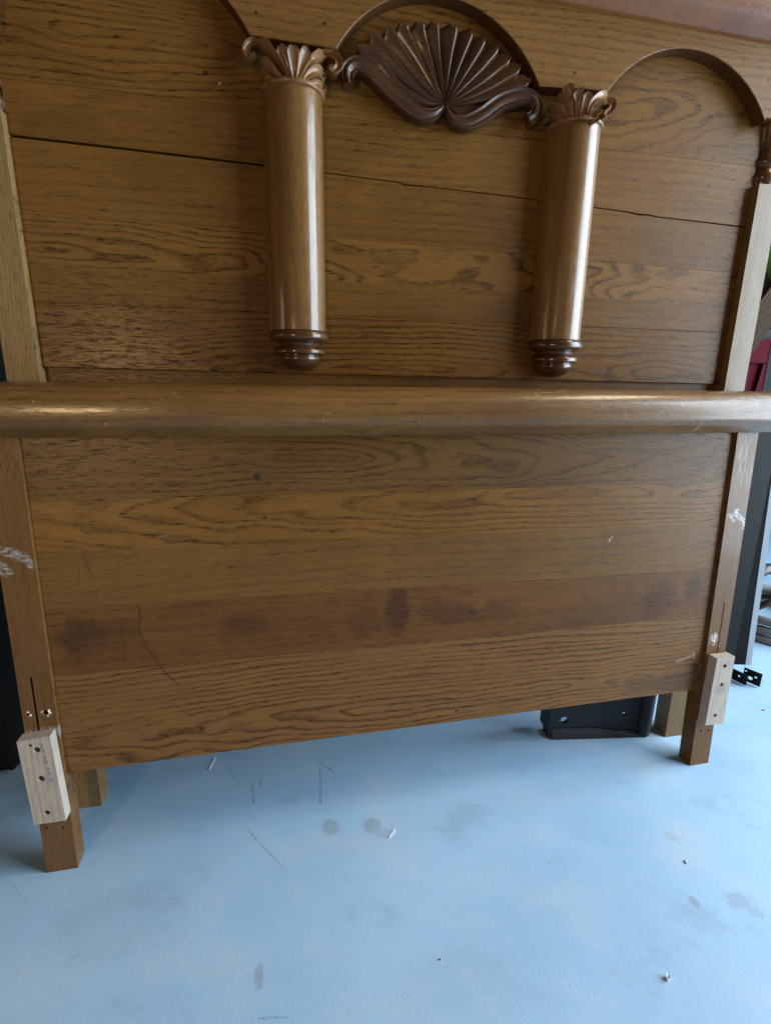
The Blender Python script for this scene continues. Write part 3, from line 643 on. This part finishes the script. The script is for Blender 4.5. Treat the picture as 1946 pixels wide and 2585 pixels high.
def hookplate(parent, A, Bp, h, holes):
    """punched hook plate at the foot of a rail, between floor points A and B (world)"""
    a, q = Vector((*A, 0)), Vector((*Bp, 0)); an = math.atan2(q.y-a.y, q.x-a.x); L = (q-a).length
    M = Matrix.Translation(a) @ Matrix.Rotation(an, 4, 'Z')
    bm = boxbm(0, L, -.002, .002, .004, h, .0005, 1)
    o = from_bm('hook_plate', bm, IRON2); cut(o, [cyl_y(x*L, z*h, r, -.02, .02, 14) for x, z, r in holes])
    bpy.context.view_layer.update(); o.parent = parent; o.matrix_parent_inverse = parent.matrix_world.inverted(); o.matrix_world = M
    return o
bpy.context.view_layer.update()
hookplate(r1, onG(1574*DS, 1466*DS), onG(1609*DS, 1483*DS), .036, [(.52, .62, .0035)])
hookplate(r2, onG(1601*DS, 1470*DS), onG(1639*DS, 1486*DS), .044, [(.12, .8, .003), (.42, .42, .006), (.70, .62, .0035)])
# coils of cable on the floor at the far right
cg = onG(1668*DS, 1404*DS); cc = (cg[0]+.17, cg[1]+.15)
ROPE = plain('weathered_cable', (0.16, 0.155, 0.15), 0.6, 0.0, 30.0, 0.6, 0.4)
coil = tag(empty('cable_coil', (cc[0], cc[1], 0)), 'coil of weathered grey and brown cable on the floor at the far right', 'cable')
for k in range(3):
    pts = [((.19-.004*k)*math.cos(a), (.19-.004*k)*math.sin(a), .015+.029*k+.002*math.sin(3*a+k)) for a in [2*math.pi*i/40 for i in range(40)]]
    from_bm('cable_turn', tube(pts, .0145, 10, True), ROPE, coil, 2.0)
CAB2 = plain('dark_strap', (0.035, 0.025, 0.022), 0.4, 0.0, 30.0, 0.5, 0.3)
pts = catmull([(-.19, -.06, .10), (-.16, -.10, .15), (-.10, -.09, .165), (-.05, -.05, .14), (-.03, 0, .11), (-.08, .05, .10)], 30)
from_bm('loose_loop', tube([tuple(p) for p in pts], .010, 10), CAB2, coil, 2.0)
pts = catmull([(-.20, 0, .11), (-.17, -.03, .21), (-.11, -.03, .235), (-.03, -.02, .20), (.05, .02, .12)], 30)
from_bm('loose_loop', tube([tuple(p) for p in pts], .019, 10), CAB2, coil, 2.0)
# red bin, plank and a green pot far behind the right post
def wp(px, py, y): p = hit(Matrix(), px*DS, py*DS, 1, y); return p
p0, p1 = wp(1590, 845, .75), wp(1665, 735, .75)
RED = plain('dark_red_plastic', (0.045, 0.0016, 0.006), 0.7, 0.0, 20.0, 0.2, 0.1, spec=0.03)
rb = tag(empty('red_bin', (2.33, 0.95, 0)), 'dark red plastic bin on a stand, glimpsed beyond the right post', 'bin')
bx0, bx1, by0, by1 = -.31, .35, -.20, .25
def taper(z0, z1, k):
    return hexa([(bx0+k, by0+k, z0), (bx1-k, by0+k, z0), (bx1-k, by1-k, z0), (bx0+k, by1-k, z0), (bx0, by0, z1), (bx1, by0, z1), (bx1, by1, z1), (bx0, by1, z1)], .008, 2)
from_bm('body', taper(.55, .915, .03), RED, rb)
from_bm('rim', boxbm(bx0-.015, bx1+.015, by0-.015, by1+.015, .9155, .995, .008, 2), RED, rb)
for x in (bx0+.075, bx0+.28, bx0+.47): from_bm('rib', hexa([(x, by0+.012, .60), (x+.035, by0+.012, .60), (x+.035, by0+.03, .60), (x, by0+.03, .60), (x+.012, by0-.012, .912), (x+.047, by0-.012, .912), (x+.047, by0+.01, .912), (x+.012, by0+.01, .912)], .003, 1), RED, rb)
dk = plain('dark_shelf_metal', (0.008, 0.008, 0.009), 0.7, spec=0.08)
shf = tag(empty('storage_stand', (2.33, 0.95, 0)), 'black metal stand under the dark red bin', 'stand')
from_bm('shelf', boxbm(-.42, .48, -.28, .33, .505, .5495, .003, 1), dk, shf)
for x in (-.40, .43):
    for y in (-.26, .29): from_bm('leg', boxbm(x, x+.035, y, y+.035, 0, .5048, .002, 1), dk, shf)
lid = tag(from_bm('box_lid', boxbm(2.33+bx0-.01, 2.33+bx1, .95+by0+.02, .95+by1-.02, .9957, 1.03, .006, 2), plain('black_lid', (0.01, 0.011, 0.013), 0.6, spec=0.08)), 'black lid lying on the dark red bin', 'lid')
pk_m = wood('leaning_plank_wood', 'x', 301.0, light=(0.19, 0.11, 0.055), rough=0.7, tone=0.45, spec=0.05)
pa, pb = wp(1625, 718, .62), wp(1700, 615, .62)
d = (pb-pa); an = math.atan2(d.z, d.x)
lp = tag(from_bm('loose_plank', boxbm(-.9, .75, -.012, .012, -.045, .045, .002, 1), pk_m), 'brown wooden plank slanting behind the right headboard post', 'plank')
lp.location = (pa+pb)/2 + Vector((0, 0, .018)); lp.rotation_euler = (0, -an, 0)
GR = plain('green_leaf', (0.10, 0.26, 0.03), 0.5)
gp = wp(1668, 597, .95)
gpl = tag(empty('green_plant', (gp.x+.06, .95, 1.0305)), 'green leafy plant glimpsed at the right edge beyond the post', 'plant')
from_bm('pot', lathe([(.05, 0.0), (.062, .09), (.066, .10), (.06, .10), (.055, .09)], 0, 0, 20), plain('dark_pot', (.03, .025, .02), .6), gpl, 0.7)
for i in range(14):
    a = i*2.4; r = .07+.05*random.random(); zz = .16+.016*i
    q = [(0, 0, .10), (r*.5*math.cos(a)-.02*math.sin(a), r*.5*math.sin(a)+.02*math.cos(a), zz), (r*math.cos(a), r*math.sin(a), zz+.02), (r*.5*math.cos(a)+.02*math.sin(a), r*.5*math.sin(a)-.02*math.cos(a), zz+.004)]
    bm = bmesh.new(); v = [bm.verts.new(p) for p in q]; bm.faces.new((v[0], v[1], v[2])); bm.faces.new((v[0], v[2], v[3])); from_bm('leaf', bm, GR, gpl)
# dark lumpy bag behind the left posts
bm = bmesh.new(); bmesh.ops.create_icosphere(bm, subdivisions=5, radius=1.0)
from mathutils import noise as mn
for v in bm.verts:
    c = v.co.copy(); n = mn.fractal(c*2.2 + Vector((3, 1, 7)), 1.0, 2.0, 4)*0.16 + abs(mn.noise(c*5.0))*0.10
    c = Vector((math.copysign(abs(c.x)**.7, c.x), math.copysign(abs(c.y)**.7, c.y), math.copysign(abs(c.z)**.75, c.z)))*(1+n)
    v.co = Vector((c.x*.33, c.y*.24, max(c.z*.38+.30, 0.0)))
bag = tag(from_bm('dark_bag', bm, plain('black_bag_plastic', (0.006, 0.006, 0.006), 0.8, 0.0, 12.0, 0.3, 0.3, spec=0.1), None, 3.0), 'dark lumpy bag in shadow behind the left posts', 'bag')
bag.location = (-0.47, 0.43, 0)
# bits of debris on the floor
PAPER = plain('pale_chip', (0.55, 0.58, 0.60), 0.7); CHIP = plain('brown_chip', (0.16, 0.07, 0.04), 0.7); PINK = plain('red_flake', (0.35, 0.05, 0.06), 0.6)
def sliver(px0, py0, px1, py1, w, mat, label, name='splinter_sliver', cat='debris', h=.0014):
    a, q = Vector((*onG(px0*DS, py0*DS), 0)), Vector((*onG(px1*DS, py1*DS), 0)); d = q-a; L = d.length
    m = [(-L/2, 0), (-L/4, -w*.8), (L/5, -w), (L/2, -w*.2), (L/3, w*.7), (-L/4, w)]
    bm = bmesh.new(); lo = [bm.verts.new((x, y, 0.0002)) for x, y in m]; hi = [bm.verts.new((x*.94, y*.8, h*(1+.5*math.sin(9*x/L)))) for x, y in m]
    bm.faces.new(lo[::-1]); bm.faces.new(hi)
    for i in range(6): bm.faces.new((lo[i], lo[(i+1) % 6], hi[(i+1) % 6], hi[i]))
    o = tag(from_bm(name, bm, mat), label, cat); o.location = (a+q)/2; o.rotation_euler = (0, 0, math.atan2(d.y, d.x)); return o
sliver(452, 1663, 466, 1634, .0022, PAPER, 'pale splinter on the floor under the footboard, left of centre')
sliver(840, 1810, 854, 1790, .0022, PAPER, 'pale splinter on the open floor beside two grey spots')
sliver(1476, 1858, 1481, 1867, .0012, CHIP, 'thin dark brown splinter on the floor below the right foot')
sliver(1436, 2110, 1446, 2118, .0045, PAPER, 'small pale chip with brown side near the bottom right', 'wood_chip', 'debris', .006)
sliver(1644, 1535, 1651, 1533, .0030, PINK, 'tiny red flake on the floor right of the right block', 'paint_flake')
sliver(948, 2071, 951, 2074, .0014, CHIP, 'tiny brown crumb on the open floor near the bottom centre', 'crumb')
